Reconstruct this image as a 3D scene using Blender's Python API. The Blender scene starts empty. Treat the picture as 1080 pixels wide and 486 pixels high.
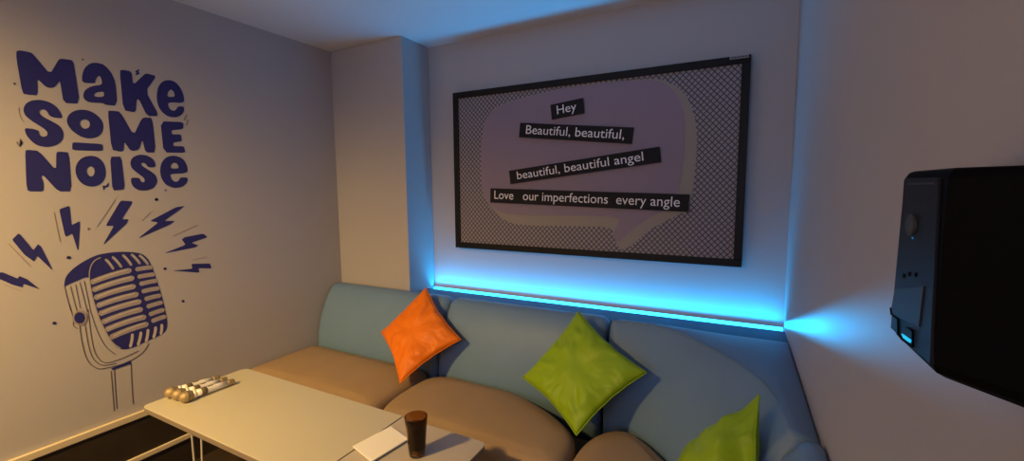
import bpy, bmesh, math, random
from mathutils import Vector, Matrix, noise
random.seed(7)
S = bpy.context.scene
COL = S.collection
EYE = 1.52                      # camera height above the floor
# ---------------------------------------------------------------- camera
F, YAW, PITCH, ROLL = 455.836, -0.4851, -0.0961, -0.0115
cy, sy, cp, sp = math.cos(YAW), math.sin(YAW), math.cos(PITCH), math.sin(PITCH)
fwd = Vector((sy*cp, cy*cp, sp)); rt = Vector((cy, -sy, 0)); up = rt.cross(fwd)
cr, sr = math.cos(ROLL), math.sin(ROLL)
R2 = cr*rt + sr*up; U2 = -sr*rt + cr*up
cam = bpy.data.cameras.new('camera'); co = bpy.data.objects.new('camera', cam); COL.objects.link(co)
m = Matrix((R2, U2, -fwd)).transposed().to_4x4(); m.translation = Vector((0, 0, EYE)); co.matrix_world = m
cam.sensor_fit = 'HORIZONTAL'; cam.sensor_width = 36; cam.lens = F/1080*36; cam.clip_start = .02
S.camera = co

def at(px, py, ax, v):
    """point where the line of sight through photo pixel (px,py) meets the plane axis ax = v (z counted from eye height)"""
    d = (px-540)/F*R2 - (py-243)/F*U2 + fwd
    p = d*(v/d[ax]); p.z += EYE
    return p

# ---------------------------------------------------------------- room dimensions (z relative to the floor)
D, DP, XL, XP, XR = 2.583, 2.299, -2.711, -2.027, 0.223
ZC = 1.02+EYE
ZS = EYE-.727                   # top of the ledge
YB = -2.2                       # wall behind the camera
ZT = EYE-.97                    # table top
ZSEAT = EYE-1.09

# ---------------------------------------------------------------- materials
def srgb(r, g, b):
    f = lambda c: (c/255/12.92) if c/255 <= .04045 else ((c/255+.055)/1.055)**2.4
    return (f(r), f(g), f(b), 1)
MATS = {}
def mat(name, col, rough=.6, bump=0, bscale=200, metal=0, var=0, vscale=6, spec=.5, coat=0, sheen=0):
    if name in MATS: return MATS[name]
    m = bpy.data.materials.new(name); m.use_nodes = True
    n = m.node_tree.nodes; l = m.node_tree.links; b = n['Principled BSDF']
    b.inputs['Base Color'].default_value = col; b.inputs['Roughness'].default_value = rough
    b.inputs['Metallic'].default_value = metal; b.inputs['Specular IOR Level'].default_value = spec
    b.inputs['Coat Weight'].default_value = coat; b.inputs['Sheen Weight'].default_value = sheen
    tc = n.new('ShaderNodeTexCoord')
    if var:
        t = n.new('ShaderNodeTexNoise'); t.inputs['Scale'].default_value = vscale; t.inputs['Detail'].default_value = 5
        l.new(tc.outputs['Object'], t.inputs['Vector'])
        mx = n.new('ShaderNodeMix'); mx.data_type = 'RGBA'
        mx.inputs['A'].default_value = tuple(c*(1-var) for c in col[:3])+(1,)
        mx.inputs['B'].default_value = tuple(min(1, c*(1+var)) for c in col[:3])+(1,)
        l.new(t.outputs['Fac'], mx.inputs['Factor']); l.new(mx.outputs['Result'], b.inputs['Base Color'])
    if bump:
        t2 = n.new('ShaderNodeTexNoise'); t2.inputs['Scale'].default_value = bscale; t2.inputs['Detail'].default_value = 4
        l.new(tc.outputs['Object'], t2.inputs['Vector'])
        bp = n.new('ShaderNodeBump'); bp.inputs['Strength'].default_value = bump; bp.inputs['Distance'].default_value = .002
        l.new(t2.outputs['Fac'], bp.inputs['Height']); l.new(bp.outputs['Normal'], b.inputs['Normal'])
    MATS[name] = m
    return m
def emit(name, col, strength):
    m = bpy.data.materials.new(name); m.use_nodes = True
    b = m.node_tree.nodes['Principled BSDF']; b.inputs['Base Color'].default_value = (0, 0, 0, 1)
    b.inputs['Emission Color'].default_value = col; b.inputs['Emission Strength'].default_value = strength
    return m
M_wall = mat('wall paint', (.44, .42, .43, 1),   .75, .08, 90, var=.03, vscale=3)
M_ledge = mat('ledge with blue glow tint', (.035, .09, .20, 1), .6, .1, 90)  # blue glow of the light strip is put into the ledge colour
M_ceil = mat('ceiling paint', (.70, .69, .70, 1), .85, .3, 60, var=.03, vscale=4)
M_floor = mat('dark floor', (.035, .024, .016, 1), .45, .2, 40, var=.4, vscale=9)
M_dark = mat('dark lower wall', (.03, .021, .014, 1), .5, .15, 60, var=.3, vscale=7)
M_trim = mat('cream trim', (.62, .53, .38, 1), .5, .1, 80)
M_wood = mat('brown edging', (.17, .10, .06, 1), .5, .2, 120, var=.2)
M_navy = mat('navy mural paint', (.013, .014, .15, 1), .7, .1, 120, var=.12, vscale=25)
M_line = mat('grey mural line', (.11, .085, .10, 1), .7, var=.3, vscale=60)
M_faint = mat('pale mural line', (.33, .27, .24, 1), .7, var=.2, vscale=60)
M_slat = mat('taupe mural paint', (.33, .30, .31, 1), .7, var=.25, vscale=50)
M_slat_light = mat('pale mural paint', (.50, .45, .42, 1), .7, var=.15, vscale=50)
M_blue = mat('blue grey leatherette', (.150, .255, .42, 1), .46, .12, 350, var=.07, vscale=5, spec=.35)
M_tan = mat('tan seat fabric', (.34, .238, .15, 1), .8, .35, 500, var=.10, vscale=6, spec=.25)
M_base = mat('sofa base cloth', (.10, .075, .05, 1), .8, .2, 300)
M_orange = mat('orange satin', (.80, .185, .002, 1), .5, .15, 300, var=.05, vscale=8, spec=.35)
M_green = mat('lime satin', (.255, .415, .006, 1), .5, .15, 300, var=.06, vscale=8, spec=.38)
M_table = mat('cream laminate', (.50, .475, .39, 1), .38, .05, 60, var=.02, vscale=3)
M_table2 = mat('grey laminate', (.47, .42, .37, 1), .42, .05, 60, var=.02, vscale=3)
M_edge = mat('grey edge band', (.22, .18, .15, 1), .5)
M_leg = mat('white painted steel', (.50, .47, .42, 1), .4)
M_black = mat('black plastic', (.002, .002, .0025, 1), .6, .1, 500, spec=.06)
M_panel = mat('charcoal plastic', (.009, .009, .011, 1), .5, .1, 300, spec=.25)
M_knob = mat('grey rubber', (.045, .045, .05, 1), .55)
M_frame = mat('black frame', (.007, .007, .008, 1), .45, .05, 90, spec=.25)
M_strip = mat('charcoal board', (.013, .012, .015, 1), .6, spec=.2)
M_white = mat('white lettering', (.90, .88, .92, 1), .6)
M_paper = mat('white paper', (.86, .84, .80, 1), .7, .05, 50)
M_gold = mat('champagne mesh', (.40, .31, .18, 1), .42, .6, 900, metal=.55)
M_silver = mat('silver barrel', (.82, .79, .74, 1), .3, metal=.1)
M_band = mat('dark brown grip', (.13, .10, .065, 1), .5)
M_alu = mat('aluminium channel', (.35, .36, .38, 1), .5, metal=.5)
M_led = emit('blue led diffuser', (.014, .42, 1, 1), 8)
M_ind = emit('blue indicator', (.0, .35, 1, 1), .35)
M_ind2 = emit('cyan indicator', (.02, .55, 1, 1), .9)
def glassy(name, col, rough=.05, alpha=None):
    m = mat(name, col, rough); b = m.node_tree.nodes['Principled BSDF']
    b.inputs['Transmission Weight'].default_value = 1; b.inputs['IOR'].default_value = 1.3
    return m
M_glass = glassy('amber plastic', (.42, .22, .09, 1))
M_cola = mat('dark cola', (.016, .008, .004, 1), .15)

def lattice_mat(name, base, wire, pitch, width, strength):
    """diamond wire mesh printed on a panel: object coordinates, both diagonals"""
    m = bpy.data.materials.new(name); m.use_nodes = True
    n = m.node_tree.nodes; l = m.node_tree.links; b = n['Principled BSDF']; b.inputs['Roughness'].default_value = .55
    tc = n.new('ShaderNodeTexCoord'); sx = n.new('ShaderNodeSeparateXYZ'); l.new(tc.outputs['Object'], sx.inputs[0])
    def mt(op, a, bb=None):
        q = n.new('ShaderNodeMath'); q.operation = op
        for i, v in enumerate((a, bb)):
            if v is None: continue
            if isinstance(v, (int, float)): q.inputs[i].default_value = v
            else: l.new(v, q.inputs[i])
        return q.outputs[0]
    xs = mt('DIVIDE', sx.outputs['X'], pitch[0]); ys = mt('DIVIDE', sx.outputs['Y'], pitch[1])
    o = []
    for op in ('ADD', 'SUBTRACT'):
        f = mt('ABSOLUTE', mt('SUBTRACT', mt('FRACT', mt(op, xs, ys)), .5))
        o.append(mt('LESS_THAN', f, width))
    k = mt('MULTIPLY', mt('MAXIMUM', o[0], o[1]), strength)
    mx = n.new('ShaderNodeMix'); mx.data_type = 'RGBA'; l.new(k, mx.inputs['Factor'])
    mx.inputs['A'].default_value = base; mx.inputs['B'].default_value = wire
    l.new(mx.outputs['Result'], b.inputs['Base Color'])
    return m

# ---------------------------------------------------------------- builders
def link(o, parent=None):
    COL.objects.link(o)
    if parent is not None: o.parent = parent
    return o
def mesh_obj(name, bm, m, parent=None, smooth=False, bevel=0, sub=0, seg=2):
    bmesh.ops.recalc_face_normals(bm, faces=bm.faces[:])
    me = bpy.data.meshes.new(name); bm.to_mesh(me); bm.free()
    for q in (m if isinstance(m, (list, tuple)) else [m]): me.materials.append(q)
    if smooth:
        for p in me.polygons: p.use_smooth = True
    o = link(bpy.data.objects.new(name, me), parent)
    if bevel:
        b = o.modifiers.new('bevel', 'BEVEL'); b.width = bevel; b.segments = seg; b.limit_method = 'ANGLE'
    if sub:
        s = o.modifiers.new('sub', 'SUBSURF'); s.levels = s.render_levels = sub
    return o
def box(bm, x0, x1, y0, y1, z0, z1):
    vs = [bm.verts.new(v) for v in [(x0,y0,z0),(x1,y0,z0),(x1,y1,z0),(x0,y1,z0),(x0,y0,z1),(x1,y0,z1),(x1,y1,z1),(x0,y1,z1)]]
    for f in [(0,1,2,3),(4,5,6,7),(0,1,5,4),(1,2,6,5),(2,3,7,6),(3,0,4,7)]: bm.faces.new([vs[i] for i in f])
def boxo(name, m, dims, parent=None, bevel=0, seg=2):
    bm = bmesh.new(); box(bm, *dims); return mesh_obj(name, bm, m, parent, bevel=bevel, seg=seg)
def prism(bm, pts, z0, z1):
    a = [bm.verts.new((p[0], p[1], z0)) for p in pts]; b = [bm.verts.new((p[0], p[1], z1)) for p in pts]
    n = len(pts)
    bm.faces.new(a[::-1]); bm.faces.new(b)
    for i in range(n): bm.faces.new((a[i], a[(i+1) % n], b[(i+1) % n], b[i]))
def tube(bm, pts, r, seg=10, caps=True):
    pts = [Vector(p) for p in pts]; rings = []
    for i, p in enumerate(pts):
        t = (pts[min(i+1, len(pts)-1)]-pts[max(i-1, 0)]).normalized()
        a = t.orthogonal().normalized() if i == 0 else (rings_a - t*(rings_a.dot(t))).normalized()
        rings_a = a; b = t.cross(a)
        rings.append([bm.verts.new(p+(a*math.cos(k*2*math.pi/seg)+b*math.sin(k*2*math.pi/seg))*(r[i] if isinstance(r, (list, tuple)) else r)) for k in range(seg)])
    for i in range(len(rings)-1):
        for k in range(seg): bm.faces.new((rings[i][k], rings[i][(k+1) % seg], rings[i+1][(k+1) % seg], rings[i+1][k]))
    if caps: bm.faces.new(rings[0][::-1]); bm.faces.new(rings[-1])
def lathe(bm, prof, seg=32, close=False):
    """prof: (radius, z) list about the local z axis"""
    rings = []
    for r, z in prof:
        if r < 1e-6: rings.append([bm.verts.new((0, 0, z))])
        else: rings.append([bm.verts.new((r*math.cos(2*math.pi*k/seg), r*math.sin(2*math.pi*k/seg), z)) for k in range(seg)])
    for a, b in zip(rings, rings[1:]):
        for k in range(seg):
            q = (k+1) % seg
            if len(a) == 1 and len(b) == 1: continue
            if len(a) == 1: bm.faces.new((a[0], b[k], b[q]))
            elif len(b) == 1: bm.faces.new((a[k], a[q], b[0]))
            else: bm.faces.new((a[k], a[q], b[q], b[k]))
def tag(o, label, cat, group=None):
    o['label'] = label; o['category'] = cat
    if group: o['group'] = group
    return o
def thing(name, label, cat, loc=(0, 0, 0), rz=0, group=None):
    o = link(bpy.data.objects.new(name, None)); o.location = loc; o.rotation_euler = (0, 0, rz); o.empty_display_size = .05
    return tag(o, label, cat, group)
def struct(o): o['kind'] = 'structure'; return o
def keep(o, root):
    """vertices were written in world coordinates: cancel the root's place"""
    o.matrix_parent_inverse = root_matrix(root).inverted(); return o
def root_matrix(root):
    return Matrix.LocRotScale(root.location, root.rotation_euler, None)
def chaikin(p, it=2, k=.25):
    for _ in range(it):
        q = []
        for i in range(len(p)):
            a = Vector(p[i]); b = Vector(p[(i+1) % len(p)])
            q += [a.lerp(b, k), a.lerp(b, 1-k)]
        p = q
    return p
def catmull(p, per=6):
    p = [Vector(v) for v in p]; out = []
    for i in range(len(p)-1):
        a, b, c, d = p[max(i-1, 0)], p[i], p[i+1], p[min(i+2, len(p)-1)]
        for k in range(per):
            t = k/per
            out.append(.5*((2*b)+(c-a)*t+(2*a-5*b+4*c-d)*t*t+(3*b-a-3*c+d)*t**3))
    out.append(p[-1]); return out
def flat_shape(name, loops, m, M, parent, thick=.001):
    """closed 2D outlines (holes allowed) extruded by thick; M places the 2D sheet in the room"""
    cu = bpy.data.curves.new(name, 'CURVE'); cu.dimensions = '2D'; cu.fill_mode = 'BOTH'; cu.extrude = thick/2
    for lp in loops:
        s = cu.splines.new('POLY'); s.points.add(len(lp)-1); s.use_cyclic_u = True
        for i, v in enumerate(lp): s.points[i].co = (v[0], v[1], 0, 1)
    return curve_to_mesh(cu, name, m, M, parent)
def curve_to_mesh(cu, name, m, M, parent):
    t = bpy.data.objects.new('tmp', cu); COL.objects.link(t)
    dg = bpy.context.evaluated_depsgraph_get()
    me = bpy.data.meshes.new_from_object(t.evaluated_get(dg)); bpy.data.objects.remove(t); bpy.data.curves.remove(cu)
    me.name = name; me.materials.clear(); me.materials.append(m)
    o = link(bpy.data.objects.new(name, me), parent); o.matrix_local = M
    return o
def stroke_loop(pts, w):
    """outline of a tapered brush line"""
    pts = [Vector(p) for p in pts]; L, R = [], []
    for i, p in enumerate(pts):
        t = (pts[min(i+1, len(pts)-1)]-pts[max(i-1, 0)]).normalized(); nn = Vector((-t.y, t.x))
        L.append(p+nn*w/2); R.append(p-nn*w/2)
    return L+R[::-1]

# ================================================================ THE SETTING
T = .12
struct(boxo('floor', M_floor, (XL-T, XR+T, YB-T, D+T, -.1, 0)))
struct(boxo('ceiling', M_ceil, (XL-T, XR+T, YB-T, D+T, ZC, ZC+.1)))
struct(boxo('wall_left', M_wall, (XL-T, XL, YB-T, D+T, 0, ZC)))
struct(boxo('wall_right', M_wall, (XR, XR+T, YB-T, D+T, 0, ZC)))
struct(boxo('wall_back', M_wall, (XL, XR, D, D+T, 0, ZC)))
struct(boxo('wall_front', M_wall, (XL, XR, YB-T, YB, 0, ZC)))
struct(boxo('wall_back_left', M_wall, (XL, XP, DP, D, 0, ZC), bevel=.006))
# low ledge in the recess with a groove along the wall
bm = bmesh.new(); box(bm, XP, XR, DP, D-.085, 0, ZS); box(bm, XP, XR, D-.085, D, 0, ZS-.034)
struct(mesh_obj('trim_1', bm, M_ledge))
struct(boxo('trim_2', M_wood, (XP, XR, DP-.016, DP, ZS-.05, ZS+.004), bevel=.003))
# left wall below the seat line
zt1 = EYE-1.121
struct(boxo('trim_3', M_trim, (XL, XL+.018, YB, 1.50, zt1-.034, zt1), bevel=.004))
struct(boxo('baseboard_left', M_dark, (XL, XL+.010, YB, 1.50, 0, zt1-.034)))
struct(boxo('trim_4', M_trim, (XL, XL+.020, YB, 1.50, EYE-1.375, EYE-1.347), bevel=.004))

# ================================================================ LED STRIP
led = thing('led_strip', 'glowing cyan blue light strip along the ledge below the framed board', 'light strip', ((XP+XR)/2, D-.03, ZS-.034))
bm = bmesh.new()
v = [bm.verts.new(q) for q in [(XP+.004, D-.0275, ZS-.026), (XR-.004, D-.0275, ZS-.026), (XR-.004, D-.0135, ZS-.0015), (XP+.004, D-.0135, ZS-.0015),
                               (XP+.004, D-.0115, ZS-.0026), (XR-.004, D-.0115, ZS-.0026), (XR-.004, D-.0255, ZS-.0272), (XP+.004, D-.0255, ZS-.0272)]]
bm.faces.new((v[0], v[1], v[2], v[3])); bm.faces.new((v[3], v[2], v[5], v[4])); bm.faces.new((v[1], v[0], v[7], v[6]))
bm.faces.new((v[4], v[5], v[6], v[7])); bm.faces.new((v[0], v[3], v[4], v[7])); bm.faces.new((v[1], v[6], v[5], v[2]))
keep(mesh_obj('diffuser', bm, M_led, led), led)
bm = bmesh.new(); box(bm, XP+.003, XR-.003, D-.045, D-.004, ZS-.034, ZS-.0285); box(bm, XP+.003, XR-.003, D-.011, D-.004, ZS-.0285, ZS-.001)
keep(mesh_obj('channel', bm, M_alu, led), led)

# ================================================================ MURAL
mural = thing('wall_mural', 'navy painted slogan MAKE SOME NOISE above a vintage microphone on the left wall', 'mural', (XL, 1.0, EYE))
def wuv(px, py):
    p = at(px, py, 0, XL); return Vector((p.y-1.0, p.z-EYE))
def mM(lift): return Matrix(((0, 0, 1, lift), (1, 0, 0, 0), (0, 1, 0, 0), (0, 0, 0, 1)))
def paint(name, loops, m, lift=.001, thick=.0008, it=0, k=.25, orig=(0, 0), s=1, parent=None):
    L = []
    for lp in loops:
        q = [(x/s+orig[0], y/s+orig[1]) for x, y in lp]
        if it: q = chaikin(q, it, k)
        L.append([wuv(*v) for v in q])
    o = flat_shape(name, L, m, mM(lift) if parent is None else Matrix.Translation((0, 0, 0)), parent or mural, thick)
    return o
Z1, Z2, Z3, Z4, Z5, Z6 = (10, 48), (110, 65), (15, 100), (108, 112), (20, 153), (108, 153)
letters = [
 (Z1, 1, .16, [[(58,45),(100,42),(185,60),(215,90),(345,245),(420,118),(450,112),(535,125),(550,160),(600,496),(461,491),(432,310),(425,305),(385,355),(340,362),(305,350),(235,280),(240,425),(160,420),(110,410),(58,110)]]),
 (Z1, 1, .22, [[(622,318),(618,260),(640,190),(690,150),(750,146),(810,165),(870,232),(905,317),(920,516),(815,506),(800,491),(680,486),(640,462),(626,425),(645,378),(700,347),(792,335),(785,280),(765,257),(745,270),(730,300),(735,322)],
              [(720,422),(740,400),(805,392),(808,435),(760,440),(730,435)]]),
 (Z2, 1, .16, [[(130,75),(160,70),(232,85),(245,200),(345,105),(365,102),(447,122),(350,250),(470,465),(365,465),(295,320),(275,325),(268,435),(162,415)]]),
 (Z2, 2, .22, [[(680,355),(680,300),(655,230),(610,175),(555,155),(500,165),(460,210),(445,290),(455,370),(490,430),(545,470),(610,478),(660,455),(682,420),(680,383),(628,380),(610,415),(580,420),(550,395),(540,345)],
              [(537,285),(545,255),(570,235),(595,260),(603,300),(545,302)]]),
 (Z3, 2, .22, [[(410,200),(405,170),(370,110),(310,65),(230,42),(150,45),(95,75),(75,125),(90,175),(150,225),(250,285),(285,320),(280,350),(245,360),(215,345),(208,305),(170,292),(95,283),(88,300),(105,350),(150,400),(200,435),(290,448),(370,425),(415,380),(420,320),(390,265),(320,225),(240,185),(212,155),(215,130),(250,122),(280,140),(300,180),(340,195)]]),
 (Z3, 2, .25, [[(447,215),(460,175),(500,140),(560,125),(630,130),(700,165),(750,220),(762,275),(745,330),(700,365),(630,375),(560,355),(490,305),(455,255)],
              [(557,240),(570,215),(605,207),(640,225),(648,260),(632,285),(595,290),(567,270)]]),
 (Z4, 1, .16, [[(45,40),(75,38),(150,45),(265,250),(335,105),(365,95),(425,100),(455,395),(368,395),(340,285),(310,370),(265,382),(235,375),(185,300),(180,380),(150,388),(78,372)]]),
 (Z4, 1, .14, [[(495,128),(690,135),(690,195),(590,205),(592,240),(670,240),(678,300),(605,310),(605,340),(695,342),(707,398),(522,395)]]),
 (Z5, 1, .14, [[(52,45),(80,40),(165,48),(315,215),(318,60),(350,55),(425,62),(448,395),(335,395),(205,255),(188,270),(208,320),(208,395),(75,395),(62,330)]]),
 (Z5, 2, .25, [[(478,220),(490,160),(530,110),(600,88),(670,98),(720,145),(743,215),(735,285),(690,340),(620,358),(550,340),(500,290)],
              [(575,220),(585,190),(612,178),(640,195),(648,230),(635,262),(610,270),(585,250)]]),
 (Z6, 1, .12, [[(65,98),(160,98),(192,378),(85,388)]]),
 (Z6, 2, .22, [[(448,190),(455,165),(430,115),(375,85),(310,80),(255,105),(235,150),(250,200),(300,240),(355,280),(362,310),(345,320),(325,305),(315,278),(245,278),(242,310),(260,355),(310,388),(380,388),(440,365),(470,310),(455,255),(400,215),(340,180),(328,160),(345,148),(370,160),(390,190)]]),
 (Z6, 2, .22, [[(728,240),(725,180),(690,115),(620,88),(550,98),(505,145),(490,210),(500,280),(540,340),(610,368),(680,358),(725,315),(730,275),(662,275),(655,300),(630,315),(600,305),(580,270),(578,245)],
              [(580,200),(585,165),(610,148),(640,160),(655,200)]]),
]
for org, it, k, loops in letters: paint('letter', loops, M_navy, it=it, k=k, orig=org, s=8.1)
paint('underline_bar', [[(495,412),(515,405),(755,420),(755,480),(495,472)]], M_navy, it=1, k=.12, orig=Z3, s=8.1)
A7, A8 = (0, 205), (100, 200)
for org, s, lp in [
  (A7, 4.625, [(-12,380),(15,380),(85,410),(95,398),(130,412),(195,463),(112,435),(110,453),(60,440),(-12,408)]),
  (A7, 4.625, [(58,220),(92,188),(162,272),(185,242),(200,255),(258,372),(180,298),(165,327),(120,295)]),
  (A7, 4.625, [(288,72),(338,55),(348,150),(388,130),(388,160),(380,278),(352,190),(318,207)]),
  (A8, 4.862, [(132,55),(195,60),(138,150),(172,152),(160,175),(40,285),(98,185),(55,185)]),
  (A8, 4.862, [(415,90),(462,83),(355,160),(410,160),(385,178),(218,252),(325,168),(282,160)]),
  (A8, 4.862, [(445,255),(462,243),(555,225),(578,243),(495,272),(530,285),(515,295),(352,327),(465,282)]),
  (A8, 4.862, [(495,380),(590,378),(598,403),(530,402),(535,425),(395,415),(500,405)])]:
    paint('lightning_bolt', [lp], M_navy, it=1, k=.08, orig=org, s=s)
for org, s, lp, w in [
  (A7, 4.625, [(40,240),(150,352)], .7), (A7, 4.625, [(262,88),(293,232)], .7), (A7, 4.625, [(20,440),(100,470)], .5),
  (A8, 4.862, [(105,50),(10,190)], .7), (A8, 4.862, [(285,115),(240,160)], .7), (A8, 4.862, [(525,182),(400,237)], .7), (A8, 4.862, [(575,345),(500,360)], .6)]:
    paint('accent_line', [stroke_loop([(x/s+org[0], y/s+org[1]) for x, y in lp], w)], M_faint)
def disc(cx, cy, rx, ry=None, n=18):
    ry = ry or rx
    return [(cx+rx*math.cos(2*math.pi*i/n), cy+ry*math.sin(2*math.pi*i/n)) for i in range(n)]
for cx, cy, rx, ry in [(72.4,271.6,2.4,1.7),(93.4,241.3,1.3,1.2),(164.8,210.3,1.7,1.6),(174,283.3,1.7,1.5),(57.3,340.7,2.3,1.7),(193,317.5,1.6,1.4),(15.2,88.2,1.4,1.2),(87.2,62.8,1.1,1),(165,210.2,1.3,1.3),(174.6,200.6,1.1,1)]:
    paint('paint_dot', [disc(cx, cy, rx, ry)], M_line if rx < 1.5 else M_navy)
paint('doodle_bolt', [[(290,65),(262,85),(275,95),(265,118),(305,100),(290,90),(300,68)]], M_navy, orig=Z2, s=8.1)
paint('doodle_bolt', [[(722,385),(712,345),(742,347),(765,318),(762,355),(735,362)]], M_navy, orig=Z5, s=8.1)
paint('doodle_squiggle', [stroke_loop([(x/8.1+Z3[0], y/8.1+Z3[1]) for x, y in [(20,402),(45,442),(50,376),(72,412)]], 1.1)], M_line)
paint('doodle_squiggle', [stroke_loop([(x/8.1+Z4[0], y/8.1+Z4[1]) for x, y in [(720,72),(696,116),(730,120),(718,165)]], .9)], M_line)
paint('doodle_squiggle', [stroke_loop([(x/8.1+Z3[0], y/8.1+Z3[1]) for x, y in [(40,110),(38,150),(55,200),(78,228)]], .6)], M_faint)
# the painted microphone: one part with painted pieces
head = paint('painted_microphone', [catmull([(67.5,302),(69.5,292),(78,282.5),(92,273.5),(106,268),(126,265.5),(145,266.5),(154,271),(159.5,280),(166,298),(172,318),(176,338),(174.5,348.5),(167,354),(152,361),(138,367),(128,368),(119,362),(110,347),(102.5,330),(96.5,310),(93.5,293),(80,296.5),(67.5,302)], 5)[:-1]], M_navy)
def mp(name, lp, m, lift): 
    o = paint(name, [lp], m, lift=0, parent=head); o.matrix_local = Matrix.Translation((0, 0, lift)); return o
def rbar(a, b, w, bend=0):
    a, b = Vector(a), Vector(b); t = (b-a).normalized(); n = Vector((-t.y, t.x)); pts = []
    mid = (a+b)/2+n*bend
    line = [a.lerp(mid, i/4).lerp(mid.lerp(b, i/4), i/4) for i in range(5)]
    L = [p+n*w/2 for p in line]; R = [p-n*w/2 for p in line]
    return L+[b+t*w*.45+n*w*.2, b+t*w*.45-n*w*.2]+R[::-1]+[a-t*w*.35]
slats = [((96.5,297.5),(136,285.2)),((98.5,305.5),(139,293.2)),((100.5,313.8),(140.5,302)),((103,322.2),(143.5,310.3)),((105.5,330.5),(146.5,318)),((108.5,339.3),(148,326.2)),((112.5,347.2),(151.5,334.2)),((117,355.4),(154,341.8))]
for a, b in slats: mp('slat', rbar(a, b, 5.5, -1.8), M_slat, .0009); mp('slat_highlight', rbar((a[0]+2, a[1]-1.0), (b[0]-2, b[1]-.9), 1.4, -1.8), M_slat_light, .0017)
for a, b in [((143.8,284),(159,281.8)),((146,291.8),(161.5,289.3)),((148,299.3),(164,296)),((150.3,307.2),(166.2,304)),((153.4,315.2),(168,311.6)),((155.7,323.2),(169.6,319)),((158,331.4),(171.6,326.8)),((160.6,338.4),(173.4,333.8))]:
    mp('slat', rbar(a, b, 4.4, -.5), M_slat, .0009)
for a, b in [((111.4,273.6),(119,283)),((118.7,271),(127.5,281)),((129.5,269),(138,279)),((138.6,268.3),(147,277.4)),((147,269.3),(155.5,278))]:
    mp('rib', rbar(a, b, 2.8, -.8), M_slat, .0009); mp('rib_highlight', rbar((a[0]+1.5, a[1]+1), (b[0]-1, b[1]-2), .9, -.8), M_slat_light, .0017)
for a, b in [((139.5,352.4),(137.4,365)),((148.5,350.4),(145.6,363)),((156,347.6),(154,359.5)),((164,345),(162,355.5)),((170.5,342.3),(169.6,351.5))]:
    mp('rib', rbar(a, b, 2.9, -.8), M_slat_light, .0009)
mp('grille_rim', stroke_loop(catmull([(127,367),(118.5,361),(110,347),(102.5,330),(96.8,310),(94,292),(95.5,281),(100,274.5),(106,271.5)], 5), 1.1), M_slat, .0013)
for pts, w in [([(68,302),(71,315),(75,328)], .8), ([(74.3,302),(77.5,315),(81,328)], .7), ([(79.5,300),(82,312),(84.5,325)], .7), ([(84,297.5),(88,313),(92,329)], .7), ([(88.6,296),(92,312),(95.5,329)], .7),
               ([(72.5,320),(77.2,336),(77.2,343),(82,346.5)], .8), ([(83.7,341.6),(86.6,361.8),(92.4,380),(102.5,388.4),(114,387.5),(134,382),(150,372),(157,362)], .9),
               ([(89.5,341.6),(93,363),(98,377.6),(108,385),(122.6,383)], .8), ([(92.4,326),(97.4,362),(102.5,376),(111,382.4),(125.5,379),(146,370)], .8),
               ([(95.5,329),(102.5,349),(111,364.7),(122,374)], .7), ([(117,391),(118.5,410),(120.3,433)], .9), ([(120.5,389.5),(121.6,410),(123.2,431)], .9), ([(138,383),(139,405),(140.4,426)], .9)]:
    mp('outline_stroke', stroke_loop(catmull(pts, 5), w), M_line, 0)
mp('swivel_ring', disc(84, 335, 7.8, 8.2), M_slat, .0009); mp('swivel_ring', disc(84, 335, 7.1, 7.5), M_faint, .0013)
mp('swivel_knob', disc(83.7, 335, 5.7, 6.0), M_navy, .0019)
mp('stand_neck', [(117,388.5),(137.4,379.8),(138.2,383.4),(118.6,390)], M_navy, .0005)

# ================================================================ FRAMED BOARD
YF = D-.034
bw, bh = 1.816, 1.080; bc = Vector((-.885, YF, EYE+.121))
board = thing('framed_lyric_board', 'large black framed board with lyric strips over a purple speech bubble', 'framed board', bc)
rot = Matrix.Rotation(math.radians(-.35), 4, 'Y')
BM = Matrix(((1, 0, 0, 0), (0, 0, -1, 0), (0, 1, 0, 0), (0, 0, 0, 1)))   # sheet x,y -> room x,z facing the camera
def bM(lift): q = BM.copy(); q.translation = Vector((0, -lift, 0)); return q
def buv(px, py, lift=0):
    p = at(px, py, 1, YF-lift); return Vector((p.x-bc.x, p.z-bc.z))
fr = bmesh.new(); t = .040
for d in [(-bw/2, bw/2, -.016, .034, bh/2-t, bh/2), (-bw/2, bw/2, -.016, .034, -bh/2, -bh/2+t), (-bw/2, -bw/2+t, -.016, .034, -bh/2+t, bh/2-t), (bw/2-t, bw/2, -.016, .034, -bh/2+t, bh/2-t)]: box(fr, *d)
mesh_obj('frame', fr, M_frame, board, bevel=.003)
M_mesh = lattice_mat('diamond mesh print', (.31, .28, .31, 1), (.030, .026, .045, 1), (.031, .033), .115, .95)
M_bub = lattice_mat('purple print', (.30, .235, .315, 1), (.17, .13, .19, 1), (.0155, .0165), .14, .40)
M_cream = lattice_mat('cream print', (.34, .30, .265, 1), (.20, .175, .16, 1), (.0155, .0165), .14, .35)
hw, hh = bw/2-t+.004, bh/2-t+.004
flat_shape('mesh_panel', [[(-hw, -hh), (hw, -hh), (hw, hh), (-hw, hh)]], M_mesh, bM(0), board, .006)
outer = [(507,172),(508,200),(514,215),(524,226),(538,236),(560,238),(600,238.3),(646,239),(647,248),(651,257),(657,264),(664,260),(674,252),(684,243),(702,232.5),(716,226),(727,220),(731,200),(734.5,165),(735,142),(733,125),(729,111),(722,98.5),(710.5,89),(701,84.5),(690,82.5),(660,84.5),(620,88.5),(588,94),(553,103),(535,108),(520,115),(512,126),(508,143)]
flat_shape('bubble_shadow', [[buv(*q, .004) for q in chaikin(outer, 1)]], M_cream, bM(.004), board, .002)
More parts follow.
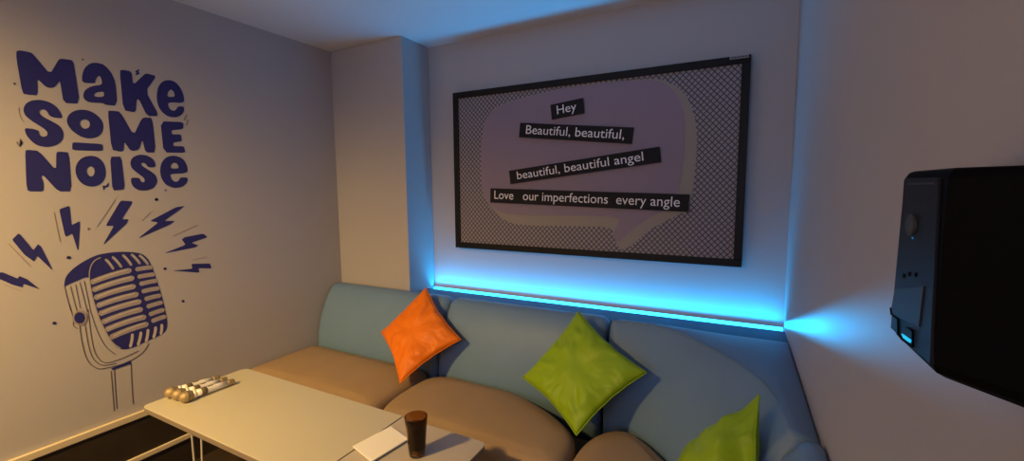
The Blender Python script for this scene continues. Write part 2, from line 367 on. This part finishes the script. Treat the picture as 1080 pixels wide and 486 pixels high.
inner = [(507,172),(508,200),(513,212),(522,222),(538,227),(600,227.5),(655,228),(650,240),(647,249),(652,257),(664,244),(682,231),(700,222),(711,212),(717,196),(721,165),(722.5,142),(721.5,122),(718,108),(712,97),(704,89),(690,83.5),(660,85.2),(620,89.2),(588,94.6),(553,103.5),(535,108.5),(520,115.5),(512,126.5),(508,143)]
flat_shape('speech_bubble', [[buv(*q, .006) for q in chaikin(inner, 1)]], M_bub, bM(.006), board, .002)
def strip(corners, text, x0, x1, ybase):
    lift = .020
    P = [buv(x/1.869+460, y/1.869+40, lift) for x, y in corners]
    c = sum(P, Vector((0, 0)))/4
    ax = ((P[1]-P[0])+(P[2]-P[3])).normalized(); ang = math.atan2(ax.y, ax.x)
    w = ((P[1]-P[0]).length+(P[2]-P[3]).length)/2; h = ((P[0]-P[3]).length+(P[1]-P[2]).length)/2*.98
    M0 = bM(lift-.0065) @ Matrix.Translation((c.x, c.y, 0)) @ Matrix.Rotation(ang, 4, 'Z')
    s = flat_shape('lyric_strip', [[(-w/2, -h/2), (w/2, -h/2), (w/2, h/2), (-w/2, h/2)]], M_strip, M0, board, .013)
    tx = bpy.data.curves.new('lyric_text', 'FONT'); tx.body = text; tx.size = 1; tx.extrude = 0; tx.fill_mode = 'FRONT'; tx.resolution_u = 4
    o = curve_to_mesh(tx, 'lettering', M_white, Matrix.Identity(4), s)
    xs = [v.co.x for v in o.data.vertices]
    wx = (buv(x1/1.869+460, ybase/1.869+40, lift)-buv(x0/1.869+460, ybase/1.869+40, lift)).length
    cx = (x0+x1)/2-sum(q[0] for q in corners)/4
    sc = wx/(max(xs)-min(xs)); off = cx/1.869*(w/((corners[1][0]-corners[0][0])/1.869))
    sy_ = h*.62/.73
    sy_ = min(sy_, sc*1.25)
    x_mid = (min(xs)+max(xs))/2
    bm = bmesh.new(); bm.from_mesh(o.data); bpy.data.objects.remove(o)
    isl, seen = [], set()
    for v in bm.verts:
        if v in seen: continue
        st, comp = [v], []; seen.add(v)
        while st:
            q = st.pop(); comp.append(q)
            for e in q.link_edges:
                w2 = e.other_vert(q)
                if w2 not in seen: seen.add(w2); st.append(w2)
        isl.append((min(q.co.x for q in comp), max(q.co.x for q in comp), comp))
    isl.sort(key=lambda q: q[0]); words, right = [], -9
    for lo, hi, comp in isl:
        if lo-right > .15: words.append([])
        words[-1].append(comp); right = max(right, hi)
    for wd in words:
        b2 = bmesh.new(); mp_ = {}
        for comp in wd:
            for q in comp: mp_[q] = b2.verts.new(((q.co.x-x_mid)*sc+off, (q.co.y-.27)*sy_, .0070))
        for f in bm.faces:
            if f.verts[0] in mp_: b2.faces.new([mp_[q] for q in f.verts])
        me = bpy.data.meshes.new('word'); b2.to_mesh(me); b2.free(); me.materials.append(M_white)
        link(bpy.data.objects.new('word', me), s)
    bm.free()
    return s
strip([(224,132),(288,118),(291,148),(228,161)], 'Hey', 238, 276, 150)
strip([(165,167),(388,176),(385,208),(163,197)], 'Beautiful, beautiful,', 178, 373, 190)
strip([(143,262),(440,213),(443,244),(147,289)], 'beautiful, beautiful angel', 162, 413, 250)
strip([(107,296),(500,308),(497,341),(107,326)], 'Love   our imperfections  every angle', 117, 484, 320)
a = buv(769, 62.5, .036); b = buv(789.5, 60.5, .036)
pl = bmesh.new(); box(pl, a.x, b.x, -.0365, -.0340+.035-.0345, bh/2-.020, bh/2-.006)
lp = mesh_obj('label_plate', pl, mat('grey label', (.30, .30, .31, 1), .5), board); lp['label'] = 'small grey label plate'
bb = bmesh.new()
for i in range(7): box(bb, a.x+.008+i*.0125, a.x+.008+i*.0125+.008, -.0370, -.0364, bh/2-.016, bh/2-.010)
mesh_obj('label_marks', bb, M_strip, lp)
board.rotation_euler = (0, math.radians(.3), 0)

# ================================================================ SOFAS
def section_rows(front, top, rear, ends=(1, 1), z_top=-.69, r_end=.05, prof=None):
    """backrest skin: three matching plan curves (seat level, top edge, rear) -> grid of rows"""
    bm = bmesh.new(); n = len(front); cols = []
    L = [0]
    for i in range(1, n): L.append(L[-1]+(Vector(top[i])-Vector(top[i-1])).length)
    for i in range(n):
        f, t, r = Vector(front[i]), Vector(top[i]), Vector(rear[i])
        e = 1
        for flag, dist in ((ends[0], L[i]), (ends[1], L[-1]-L[i])):
            if flag and dist < r_end: e = min(e, math.sqrt(max(0, 1-((r_end-dist)/r_end)**2)))
        drop = (1-e)*.045; back = (1-e)*min(.045, (Vector(rear[i])-Vector(top[i])).length*.4)
        row = []
        for k, z, w in prof:      # k: 0 front .. 1 top edge .. 2 rear
            p = f.lerp(t, k) if k <= 1 else t.lerp(r, k-1)
            dirn = (r-f).normalized()
            if 0 < k < 1: p = p - dirn*w
            if k < 1.9: p = p + dirn*back*(1 if k <= 1 else max(0, 1.5-k))
            row.append(bm.verts.new((p.x, p.y, EYE+z-(drop if z > -.9 else 0)+((z_top+.69) if z > -.8 else 0))))
        cols.append(row)
    m_ = len(prof)
    for i in range(n-1):
        for j in range(m_): bm.faces.new((cols[i][j], cols[i+1][j], cols[i+1][(j+1) % m_], cols[i][(j+1) % m_]))
    bm.faces.new(cols[0][::-1]); bm.faces.new(cols[-1])
    return bm
PROF = [(0, -1.34, 0), (0, -1.10, 0), (.15, -1.02, .012), (.42, -.90, .016), (.70, -.805, .012), (.90, -.745, .006), (1.0, -.725, 0), (1.13, -.708, 0), (1.30, -.697, 0), (1.55, -.690, 0), (1.85, -.693, 0), (1.96, -.702, 0), (2.0, -.73, 0), (2.0, -1.34, 0)]
def cushion(outline, z0, z1, r, crown, corner=.05):
    """plump seat cushion over a plan outline"""
    pts = [Vector(p) for p in outline]
    dense = []
    n = len(pts)
    for i in range(n):            # round the corners
        a, b, c = pts[i-1], pts[i], pts[(i+1) % n]
        d1 = min(corner, (a-b).length*.45); d2 = min(corner, (c-b).length*.45)
        p1 = b+(a-b).normalized()*d1; p2 = b+(c-b).normalized()*d2
        for k in range(6):
            t = k/5; dense.append(p1.lerp(b, t).lerp(b.lerp(p2, t), t))
    full = []
    for i in range(len(dense)):
        a, b = dense[i], dense[(i+1) % len(dense)]; k = max(1, int((b-a).length/.05))
        for j in range(k): full.append(a.lerp(b, j/k))
    area = sum(full[i].x*full[(i+1) % len(full)].y-full[(i+1) % len(full)].x*full[i].y for i in range(len(full)))
    sgn = 1 if area > 0 else -1
    N = []
    for i in range(len(full)):
        t = (full[(i+1) % len(full)]-full[i-1]).normalized(); N.append(Vector((-t.y, t.x))*sgn)
    for _ in range(4): N = [(N[i-1]+N[i]*2+N[(i+1) % len(N)]).normalized() for i in range(len(N))]
    c = sum(full, Vector((0, 0)))/len(full)
    rings = [(0.012, z0, 0), (0, z0+.02, 0), (-.004, (z0+z1)/2-.01, 0), (0, z1-r, 0)]
    for k in range(1, 6):
        a = k/5*math.pi/2; rings.append((r*(1-math.cos(a))*1.1, z1-r+r*math.sin(a), 0))
    bm = bmesh.new(); prev = None; first = None
    for off, z, q in rings:
        ring = [bm.verts.new((*(p+nn*off), z)) for p, nn in zip(full, N)]
        if prev:
            for i in range(len(ring)): bm.faces.new((prev[i], prev[(i+1) % len(ring)], ring[(i+1) % len(ring)], ring[i]))
        else: first = ring
        prev = ring
    base = [(p+nn*rings[-1][0]) for p, nn in zip(full, N)]
    for t in (.05, .12, .20, .30, .42, .56, .70, .85):
        ring = []
        for p in base:
            q = p.lerp(c, t); dd = sum(1/((q-e).length+.004)**3 for e in base)**(-1/3)*2.2; z = z1+crown*(1-(1-min(1, dd/.16))**2)+.003*noise.noise(Vector((q.x*6, q.y*6, 1)))
            ring.append(bm.verts.new((q.x, q.y, z)))
        for i in range(len(ring)): bm.faces.new((prev[i], prev[(i+1) % len(ring)], ring[(i+1) % len(ring)], ring[i]))
        prev = ring
    cv = bm.verts.new((c.x, c.y, z1+crown+.003*noise.noise(Vector((c.x*6, c.y*6, 1)))))
    for i in range(len(prev)): bm.faces.new((prev[i], prev[(i+1) % len(prev)], cv))
    bm.faces.new(first[::-1])
    return bm
def lin(a, b, n=40):
    """spacing gets finer towards the ends"""
    out = []
    for i in range(n+1):
        t = i/n; t = .5-.5*math.cos(math.pi*t); out.append(Vector(a).lerp(Vector(b), t))
    return out
ZB = EYE-1.28
YR = DP-.018
def straight_sofa(label, x0, x1, seat_outline, lab=None):
    root = thing('sofa_section', label, 'sofa', ((x0+x1)/2, 1.9, 0), 0, 'sofa sections')
    bm = section_rows(lin((x0, 2.035), (x1, 2.035)), lin((x0, 2.165), (x1, 2.165)), lin((x0, YR), (x1, YR)), prof=PROF)
    o = keep(mesh_obj('backrest', bm, M_blue, root, smooth=True), root); o['label'] = 'blue-grey backrest'
    o = keep(mesh_obj('seat', cushion(seat_outline, ZB, ZSEAT-.004, .055, .014, .09), M_tan, root, smooth=True), root); o['label'] = 'tan seat cushion'
    bm = bmesh.new(); box(bm, x0+.01, x1-.01, 1.53, 2.03, .03, ZB-.001); keep(mesh_obj('base', bm, M_base, root, bevel=.01), root)
    for xx in (x0+.08, x1-.08):
        for yy in (1.58, 1.98):
            bm = bmesh.new(); tube(bm, [(xx, yy, 0), (xx, yy, .031)], .02, 12); keep(mesh_obj('foot', bm, M_black, root), root)
    return root
XS1, XS2 = -1.615, -.588
straight_sofa('leftmost sofa section against the mural wall, blue-grey back and tan seat', XL+.006, XS1-.004, [(XL+.006, 1.50), (XS1-.006, 1.50), (XS1-.022, 1.78), (XS1-.022, 2.03), (XL+.006, 2.03)])
straight_sofa('middle sofa section between the orange and lime cushions, blue-grey back and tan seat', XS1+.004, XS2-.006, [(XS1+.06, 1.485), (XS2-.006, 1.485), (XS2-.006, 1.70), (XS2-.05, 1.80), (XS2-.20, 1.91), (XS2-.38, 1.99), (XS2-.50, 2.025), (XS1+.10, 2.03), (XS1-.0, 1.95), (XS1-.012, 1.80), (XS1-.004, 1.62)])
# corner section with its curved backrest
root = thing('sofa_section', 'curved corner sofa section by the right wall, wide blue-grey top and tan seat', 'sofa', (-.1, 1.9, 0), 0, 'sofa sections')
fc = [(-.582,2.035),(-.50,2.00),(-.41,1.945),(-.30,1.865),(-.20,1.755),(-.10,1.62),(-.032,1.49),(.0,1.37)]
tc_ = [(-.582,2.165),(-.50,2.185),(-.36,2.178),(-.215,2.105),(-.065,1.945),(.055,1.775),(.120,1.60),(.146,1.37)]
rc = [(-.582,YR),(-.44,YR),(-.25,YR),(-.02,YR),(.220,YR),(.220,2.02),(.220,1.70),(.220,1.37)]
PROFC = [(0, -1.34, 0), (0, -1.10, 0), (.2, -1.00, .016), (.45, -.885, .022), (.70, -.785, .016), (.88, -.722, .008), (.96, -.697, .002), (1.0, -.687, 0), (1.06, -.683, 0), (1.35, -.687, 0), (1.7, -.698, 0), (1.93, -.710, 0), (1.985, -.713, 0), (2.0, -.720, 0), (2.0, -1.34, 0)]
bm = section_rows(catmull(fc, 6), catmull(tc_, 6), catmull([rc[0], rc[1], rc[2], rc[3]], 6)[:-1]+[Vector(rc[3]).lerp(Vector(rc[4]), k/6) for k in range(6)]+catmull(rc[4:], 6), ends=(1, 0), prof=PROFC)
o = keep(mesh_obj('backrest', bm, M_blue, root, smooth=True), root); o['label'] = 'blue-grey curved backrest'
bm = bmesh.new(); tube(bm, [(q.x, q.y, EYE-.686) for q in catmull(tc_, 8)[4:-6]], .0035, 8); p_ = mesh_obj('piping', bm, M_blue, o, smooth=True); p_.matrix_parent_inverse = o.matrix_parent_inverse; p_.matrix_parent_inverse = root_matrix(root).inverted() @ Matrix() ; p_.parent = o; p_.matrix_parent_inverse = Matrix()
so = [(-.582,1.49),(-.46,1.40),(-.36,1.37),(-.03,1.37),(-.058,1.49),(-.115,1.62),(-.21,1.75),(-.31,1.855),(-.40,1.915),(-.48,1.90),(-.55,1.82),(-.582,1.70)]
o = keep(mesh_obj('seat', cushion(so, ZB, ZSEAT-.004, .055, .016, .09), M_tan, root, smooth=True), root); o['label'] = 'tan seat cushion'
bm = bmesh.new(); prism(bm, [(x*.97-.01, y*.99+.018) for x, y in so], .03, ZB-.001); keep(mesh_obj('base', bm, M_base, root), root)
for xx, yy in ((-.5, 1.5), (-.2, 1.45), (-.5, 1.93), (-.27, 1.8)):
    bm = bmesh.new(); tube(bm, [(xx, yy, 0), (xx, yy, .031)], .02, 12); keep(mesh_obj('foot', bm, M_black, root), root)
# section along the right wall, mostly below the frame
root = thing('sofa_section', 'sofa section along the right wall under the speaker, rounded blue-grey top', 'sofa', (0, 1.0, 0), 0, 'sofa sections')
bm = section_rows(lin((.0, 1.362), (.0, .62)), lin((.146, 1.362), (.146, .62)), lin((.220, 1.362), (.220, .62)), prof=PROF, z_top=-.672, r_end=.07)
o = keep(mesh_obj('backrest', bm, M_blue, root, smooth=True), root); o['label'] = 'blue-grey backrest'
keep(mesh_obj('seat', cushion([(-.56, .62), (-.03, .62), (-.03, 1.36), (-.36, 1.36), (-.56, 1.25)], ZB, ZSEAT-.004, .055, .014, .07), M_tan, root, smooth=True), root)['label'] = 'tan seat cushion'
bm = bmesh.new(); box(bm, -.53, -.12, .64, 1.33, .03, ZB-.001); keep(mesh_obj('base', bm, M_base, root, bevel=.01), root)
for xx, yy in ((-.48, .7), (-.18, .7), (-.48, 1.25), (-.18, 1.25)):
    bm = bmesh.new(); tube(bm, [(xx, yy, 0), (xx, yy, .031)], .02, 12); keep(mesh_obj('foot', bm, M_black, root), root)

# ================================================================ THROW CUSHIONS
def pillow(label, m, top, right, bottom, left, thick, seed, group=None, lump=.015, pinch=0):
    c = (top+right+bottom+left)/4
    nrm = (right-left).cross(top-bottom).normalized()
    root = thing('throw_cushion', label, 'cushion', bottom, 0, group)
    n = 44; bm = bmesh.new(); V = {}
    def point(i, j, side):
        u, v = i/n, j/n; a, b = 2*u-1, 2*v-1
        p = bottom*(1-u)*(1-v)+right*u*(1-v)+top*u*v+left*(1-u)*v
        pull = .095*((1-a*a)*abs(b)**3+(1-b*b)*abs(a)**3)+.02*noise.noise(Vector((a*4, b*4, seed)))*max(abs(a), abs(b))**4*(1-min(abs(a), abs(b)))
        p = p.lerp(c, pull)
        base = max(0, (1-a*a)*(1-b*b))
        t = thick*(base**.42)*(.82 if side > 0 else .6)
        if pinch and side > 0:
            k = min(1, max(0, (a-.42)/.34)); t *= 1-pinch*k*k*(3-2*k)
        s = Vector((a*2.3+seed, b*2.3, side*3))
        rad = math.hypot(a, b); edge = min(1, base*3)
        ang = math.atan2(b, a)
        w = lump*edge*(noise.noise(s)*1.2+.55*noise.noise(Vector((ang*4+seed, rad*1.2, side)))*min(1, rad)*1.3)
        fold = .4*lump*(math.sin(ang*11+seed+4*noise.noise(s))+.6*math.sin(ang*23+seed*2+5*noise.noise(s*1.7)))*max(0, rad-.35)*edge*1.5
        return p+nrm*side*(t+w+fold)
    for i in range(n+1):
        for j in range(n+1):
            e = i in (0, n) or j in (0, n)
            q = bm.verts.new(point(i, j, 1)); V[i, j, 1] = q
            V[i, j, -1] = q if e else bm.verts.new(point(i, j, -1))
    for i in range(n):
        for j in range(n):
            for s in (1, -1):
                f = [V[i, j, s], V[i+1, j, s], V[i+1, j+1, s], V[i, j+1, s]]
                bm.faces.new(f if s > 0 else f[::-1])
    keep(mesh_obj('cover', bm, m, root, smooth=True), root)
    # stitched seam around the edge
    bm = bmesh.new(); loop = [point(i, 0, 1) for i in range(n+1)]+[point(n, j, 1) for j in range(1, n+1)]+[point(i, n, 1) for i in range(n-1, -1, -1)]+[point(0, j, 1) for j in range(n-1, 0, -1)]
    tube(bm, loop+[loop[0]], .0026, 6, caps=False); keep(mesh_obj('seam', bm, m, root, smooth=True), root)
    return root
pillow('orange cushion standing on its corner against the blue-grey sofa back', M_orange,
       at(449, 303, 1, 2.135), at(486, 358, 1, 2.00), at(422, 404, 2, -1.066), at(402, 350, 1, 1.965), .070, 1.3)
pillow('lime green cushion standing on its corner in the middle of the sofa', M_green,
       at(610, 328, 1, 2.115), at(682, 393, 1, 1.895), at(608, 459, 2, -1.066), at(551, 398, 1, 1.90), .072, 4.1, 'lime cushions')
g_t, g_r, g_l = at(801, 416, 1, 1.48), at(801, 534, 1, 1.22), at(716, 484, 1, 1.50)
G2 = (g_t, g_r, Vector((-.165, 1.255, ZSEAT+.035)), g_l)
pillow('lime green cushion cut by the photo edge, leaning in the sofa corner', M_green,
       *G2, .085, 9.7, 'lime cushions', .012, .75)

# ================================================================ TABLES
def rrect(x0, x1, y0, y1, rs, n=6):
    """rs: corner radii for (x0,y0),(x1,y0),(x1,y1),(x0,y1)"""
    out = []
    for (cx, cy, a0), r in zip(((x0, y0, 180), (x1, y0, 270), (x1, y1, 0), (x0, y1, 90)), rs):
        ccx = cx+r if cx == x0 else cx-r; ccy = cy+r if cy == y0 else cy-r
        for k in range(n+1):
            a = math.radians(a0+90*k/n); out.append((ccx+r*math.cos(a), ccy+r*math.sin(a)))
    return out
def table(label, x0, x1, y0, y1, rs, m, legs):
    root = thing('low_table', label, 'table', ((x0+x1)/2, (y0+y1)/2, 0), 0, 'low tables')
    bm = bmesh.new(); prism(bm, rrect(x0, x1, y0, y1, rs), ZT-.004, ZT)
    top = keep(mesh_obj('tabletop', bm, m, root, bevel=.0015), root)
    bm = bmesh.new(); prism(bm, rrect(x0, x1, y0, y1, rs), ZT-.026, ZT-.0042); o = keep(mesh_obj('edge_band', bm, M_edge, root, bevel=.002), root); o['label'] = 'grey edge band'
    for lx, ly, dx in legs:
        bm = bmesh.new()
        pts = [(lx, ly, ZT-.03), (lx, ly, .02), (lx+.004*dx, ly, .008), (lx+.014*dx, ly, .006), (lx+.024*dx, ly+.0, .008), (lx+.03*dx, ly, .02), (lx+.036*dx, ly+.02, ZT-.03)]
        tube(bm, pts, .0042, 10); box(bm, lx-.02, lx+.06, ly-.02, ly+.04, ZT-.031, ZT-.0265)
        keep(mesh_obj('leg', bm, M_leg, root), root)
    return root
ya, yb = .880, 1.352
table('long cream low table with three microphones on it', -2.392, -1.256, ya, yb, (.03, .004, .004, .03), M_table,
      [(-2.035, ya+.03, 1), (-2.20, yb-.06, 1), (-1.40, ya+.03, -1), (-1.40, yb-.06, -1)])
table('short grey low table holding the brown tumbler and paper pad', -1.250, -.826, ya, yb-.008, (.004, .03, .03, .004), M_table2,
      [(-1.16, ya+.03, 1), (-1.16, yb-.06, 1), (-.90, ya+.03, -1), (-.90, yb-.06, -1)])

# ================================================================ MICROPHONES
def make_mic():
    root = thing('microphone', 'microphone', 'microphone', (0, 0, 0), 0, 'microphones on the table')
    r0 = .0155
    Q = Matrix.Rotation(math.radians(-90), 4, 'X')       # lathe axis z -> +y
    def part(name, prof, m, parent=root, seg=28):
        bm = bmesh.new(); lathe(bm, prof, seg); bmesh.ops.transform(bm, matrix=Q, verts=bm.verts); return mesh_obj(name, bm, m, parent, smooth=True)
    head = part('head_grille', [(0, 0), (.011, .002), (.019, .008), (.0245, .018), (.0262, .029), (.0255, .039), (.0225, .049), (.0195, .054), (0, .054)], M_gold)
    part('head_band', [(.0255, .0285), (.0274, .0295), (.0274, .0335), (.0255, .0345)], M_band, head)
    part('collar', [(0, .054), (.0195, .054), (.0198, .062), (.018, .068), (0, .068)], M_silver)
    part('barrel', [(0, .068), (.0178, .068), (.0165, .10), (.0150, .16), (.0142, .205), (0, .205)], M_silver)
    part('grip_band', [(.0171, .088), (.0181, .089), (.0178, .112), (.0166, .113)], M_band)
    bm = bmesh.new(); box(bm, -.005, .005, .118, .142, .0140, .0172); sw = mesh_obj('switch', bm, M_band, root, bevel=.001)
    part('end_cap', [(0, .205), (.0146, .205), (.0150, .212), (.0150, .232), (.0128, .238), (0, .238)], M_gold)
    return root
mic = make_mic()
mlab = ['champagne headed microphone, nearest the camera of the three on the table', 'champagne headed microphone lying between the other two on the table', 'champagne headed microphone, nearest the mural wall of the three']
def copy_tree(o, parent=None):
    c = o.copy(); COL.objects.link(c)
    if parent is not None: c.parent = parent
    for ch in list(o.children): copy_tree(ch, c)
    return c
for i, (x, y) in enumerate([(-2.245, .965), (-2.302, .962), (-2.358, .957)]):
    o = mic if i == 0 else copy_tree(mic)
    o.location = (x, y, ZT+.0286); o.rotation_euler = (math.radians(-2.75), 0, math.radians(-2)); o['label'] = mlab[i]

# ================================================================ TUMBLER, PAPER
gp = at(440, 479, 2, -.97)
cup = thing('tumbler', 'brown tumbler of dark cola on the grey table', 'glass', (gp.x, gp.y, ZT))
bm = bmesh.new(); hC = .148
lathe(bm, [(0, .0005), (.0275, .0005), (.0295, .004), (.0335, .05), (.0385, .11), (.0415, hC-.002), (.0412, hC), (.0398, hC), (.0392, hC-.002), (.0363, .11), (.0313, .05), (.028, .010), (0, .010)], 40)
mesh_obj('cup', bm, M_glass, cup, smooth=True)
bm = bmesh.new(); lathe(bm, [(0, .0104), (.0276, .0104), (.0309, .05), (.0359, .11), (.0362, .113), (.0335, .1145), (0, .1145)], 40); o = mesh_obj('drink', bm, M_cola, cup, smooth=True); o['label'] = 'dark cola'
pc = [at(372, 470, 2, -.958), at(412, 449, 2, -.958), at(431, 462, 2, -.958), at(392, 486, 2, -.958)]
ctr = sum(pc, Vector())/4
pad = thing('paper_pad', 'white paper pad lying beside the brown tumbler', 'paper pad', (ctr.x, ctr.y, ZT))
bm = bmesh.new(); prism(bm, [((p.x-ctr.x), (p.y-ctr.y)) for p in pc], .006, .0115); mesh_obj('sheets', bm, M_paper, pad, bevel=.0008)
bm = bmesh.new(); prism(bm, [((p.x-ctr.x)*.96, (p.y-ctr.y)*.96) for p in pc], .0003, .0058); o = mesh_obj('backing', bm, mat('grey card', (.28, .26, .25, 1), .7), pad); o['label'] = 'grey card backing'

# ================================================================ WALL SPEAKER
spk = thing('wall_speaker', 'small black speaker box mounted on the right wall', 'speaker', (XR, .50, EYE-.07))
bm = bmesh.new()
xa = .150
def ring(z, ins, dy=0):
    return [(xa+ins, .480+ins*.8+dy), (.211, .435+ins+dy), (.211, .590-ins+dy), (xa+ins, .590-ins+dy)]
z0, z1 = EYE-.160, EYE+.0125
lv = [(z0-.006, .012), (z0, .003), (z0+.008, 0), (z1-.008, 0), (z1-.001, .003), (z1+.0005, .006)]
prev = None
for z, ins in lv:
    pts = ring(z, ins); r_ = [bm.verts.new((p[0], p[1], z+(-.006 if (k in (1, 2) and z < z0+.009) else 0))) for k, p in enumerate(pts)]
    if prev:
        for k in range(4): bm.faces.new((prev[k], prev[(k+1) % 4], r_[(k+1) % 4], r_[k]))
    else: bm.faces.new(r_[::-1])
    prev = r_
bm.faces.new(prev)
keep(mesh_obj('cabinet', bm, M_black, spk, bevel=.004, seg=3), spk)
def on_panel(px, py): return at(px, py, 0, xa)
def panel_poly(name, px, m, x_out, x_in, parent):
    bm = bmesh.new(); P = [on_panel(*q) for q in px]
    a = [bm.verts.new((x_out, p.y, p.z)) for p in P]; b = [bm.verts.new((x_in, p.y, p.z)) for p in P]
    bm.faces.new(a); bm.faces.new(b[::-1])
    for i in range(len(P)): bm.faces.new((a[i], a[(i+1) % len(P)], b[(i+1) % len(P)], b[i]))
    return keep(mesh_obj(name, bm, m, parent, bevel=.0004), spk)
pn = panel_poly('control_panel', [(957,188),(993,187),(984,384),(942,346)], M_panel, xa-.0022, xa+.002, spk)
pn['label'] = 'charcoal control panel'
def sub(o): 
    o.parent = pn; o.matrix_parent_inverse = (root_matrix(spk)).inverted(); return o
def disc_part(name, px, py, r, x_out, x_in, m):
    c = on_panel(px, py); bm = bmesh.new(); tube(bm, [(x_in, c.y, c.z), (x_out+.001, c.y, c.z), (x_out, c.y, c.z)], [r, r, r*.85], 28); return keep(mesh_obj(name, bm, m, spk, smooth=False), spk)
kn = disc_part('volume_knob', 966, 237, .0105, xa-.0055, xa-.0022, M_knob); kn['label'] = 'round grey knob'
disc_part('indicator_light', 966, 251, .0011, xa-.0028, xa-.0020, M_ind)
panel_poly('trim_line', [(960,193),(990,192),(990,194),(960,195)], M_knob, xa-.0028, xa-.0020, spk)
for q in ((957, 291), (963, 289), (970, 290)):
    disc_part('button', q[0], q[1], .0022, xa-.0034, xa-.0020, M_black)
panel_poly('cover_flap', [(948,305),(979,302),(974,345),(943,331)], mat('grey flap plastic', (.018, .018, .021, 1), .5), xa-.0034, xa-.0020, spk)
bm = bmesh.new(); tube(bm, [Vector((xa-.0034, q.y, q.z)) for q in [on_panel(*v) for v in [(944,325),(945,332),(952,337),(952,353),(957,359),(968,366),(968,350),(962,346)]]], .0011, 6)
keep(mesh_obj('socket_rim', bm, M_black, spk, smooth=True), spk)
panel_poly('socket_light', [(955,352),(958,354),(965,359),(964,362),(957,357)], M_ind2, xa-.0034, xa-.0020, spk)
bm = bmesh.new(); box(bm, .2112, XR, .49, .56, EYE-.115, EYE-.03); keep(mesh_obj('wall_bracket', bm, M_black, spk, bevel=.002), spk)

# ================================================================ LIGHTS
def spot(name, loc, target, power, col, angle, blend, size):
    l = bpy.data.lights.new(name, 'SPOT'); l.energy = power; l.color = col; l.spot_size = math.radians(angle); l.spot_blend = blend; l.shadow_soft_size = size
    o = link(bpy.data.objects.new(name, l)); o.location = loc
    o.rotation_euler = (Vector(target)-Vector(loc)).to_track_quat('-Z', 'Y').to_euler(); return o
def area(name, loc, target, power, col, sx, sy_):
    l = bpy.data.lights.new(name, 'AREA'); l.shape = 'RECTANGLE'; l.size = sx; l.size_y = sy_; l.energy = power; l.color = col
    o = link(bpy.data.objects.new(name, l)); o.location = loc
    o.rotation_euler = (Vector(target)-Vector(loc)).to_track_quat('-Z', 'Y').to_euler(); return o
spot('ceiling_downlight', (-1.95, -.80, ZC-.02), (-2.16, -.46, ZC-1.02), 680, (1, .61, .17), 134, 1, .11)
area('added_rear_fill', (-1.0, YB+.12, EYE+.05), (-1.0, 2, EYE+.1), 13, (.86, .78, 1.0), 1.3, .75)  # added violet fill light behind the camera, stands for no screen in the room

l = area('led_strip_light', ((XP+XR)/2, D-.034, ZS-.004), ((XP+XR)/2, D-.02, ZC), 10, (.0004, .41, 1), XR-XP-.02, .02)
l.data.spread = math.radians(108)
l = area('led_strip_end_light', (XR-.052, D-.045, ZS+.022), (XR+.004, 1.60, ZS+.022+.27), .10, (.0004, .42, 1), .10, .028)
l.data.spread = math.radians(6)
w = bpy.data.worlds.new('world'); S.world = w; w.use_nodes = True
w.node_tree.nodes['Background'].inputs[0].default_value = (.02, .02, .025, 1)
S.view_settings.view_transform = 'Standard'; S.view_settings.look = 'None'; S.view_settings.exposure = .13; S.view_settings.gamma = 1
S.view_settings.use_curve_mapping = False
S.cycles.max_bounces = 8; S.cycles.diffuse_bounces = 5
S.cycles.sample_clamp_indirect = 6
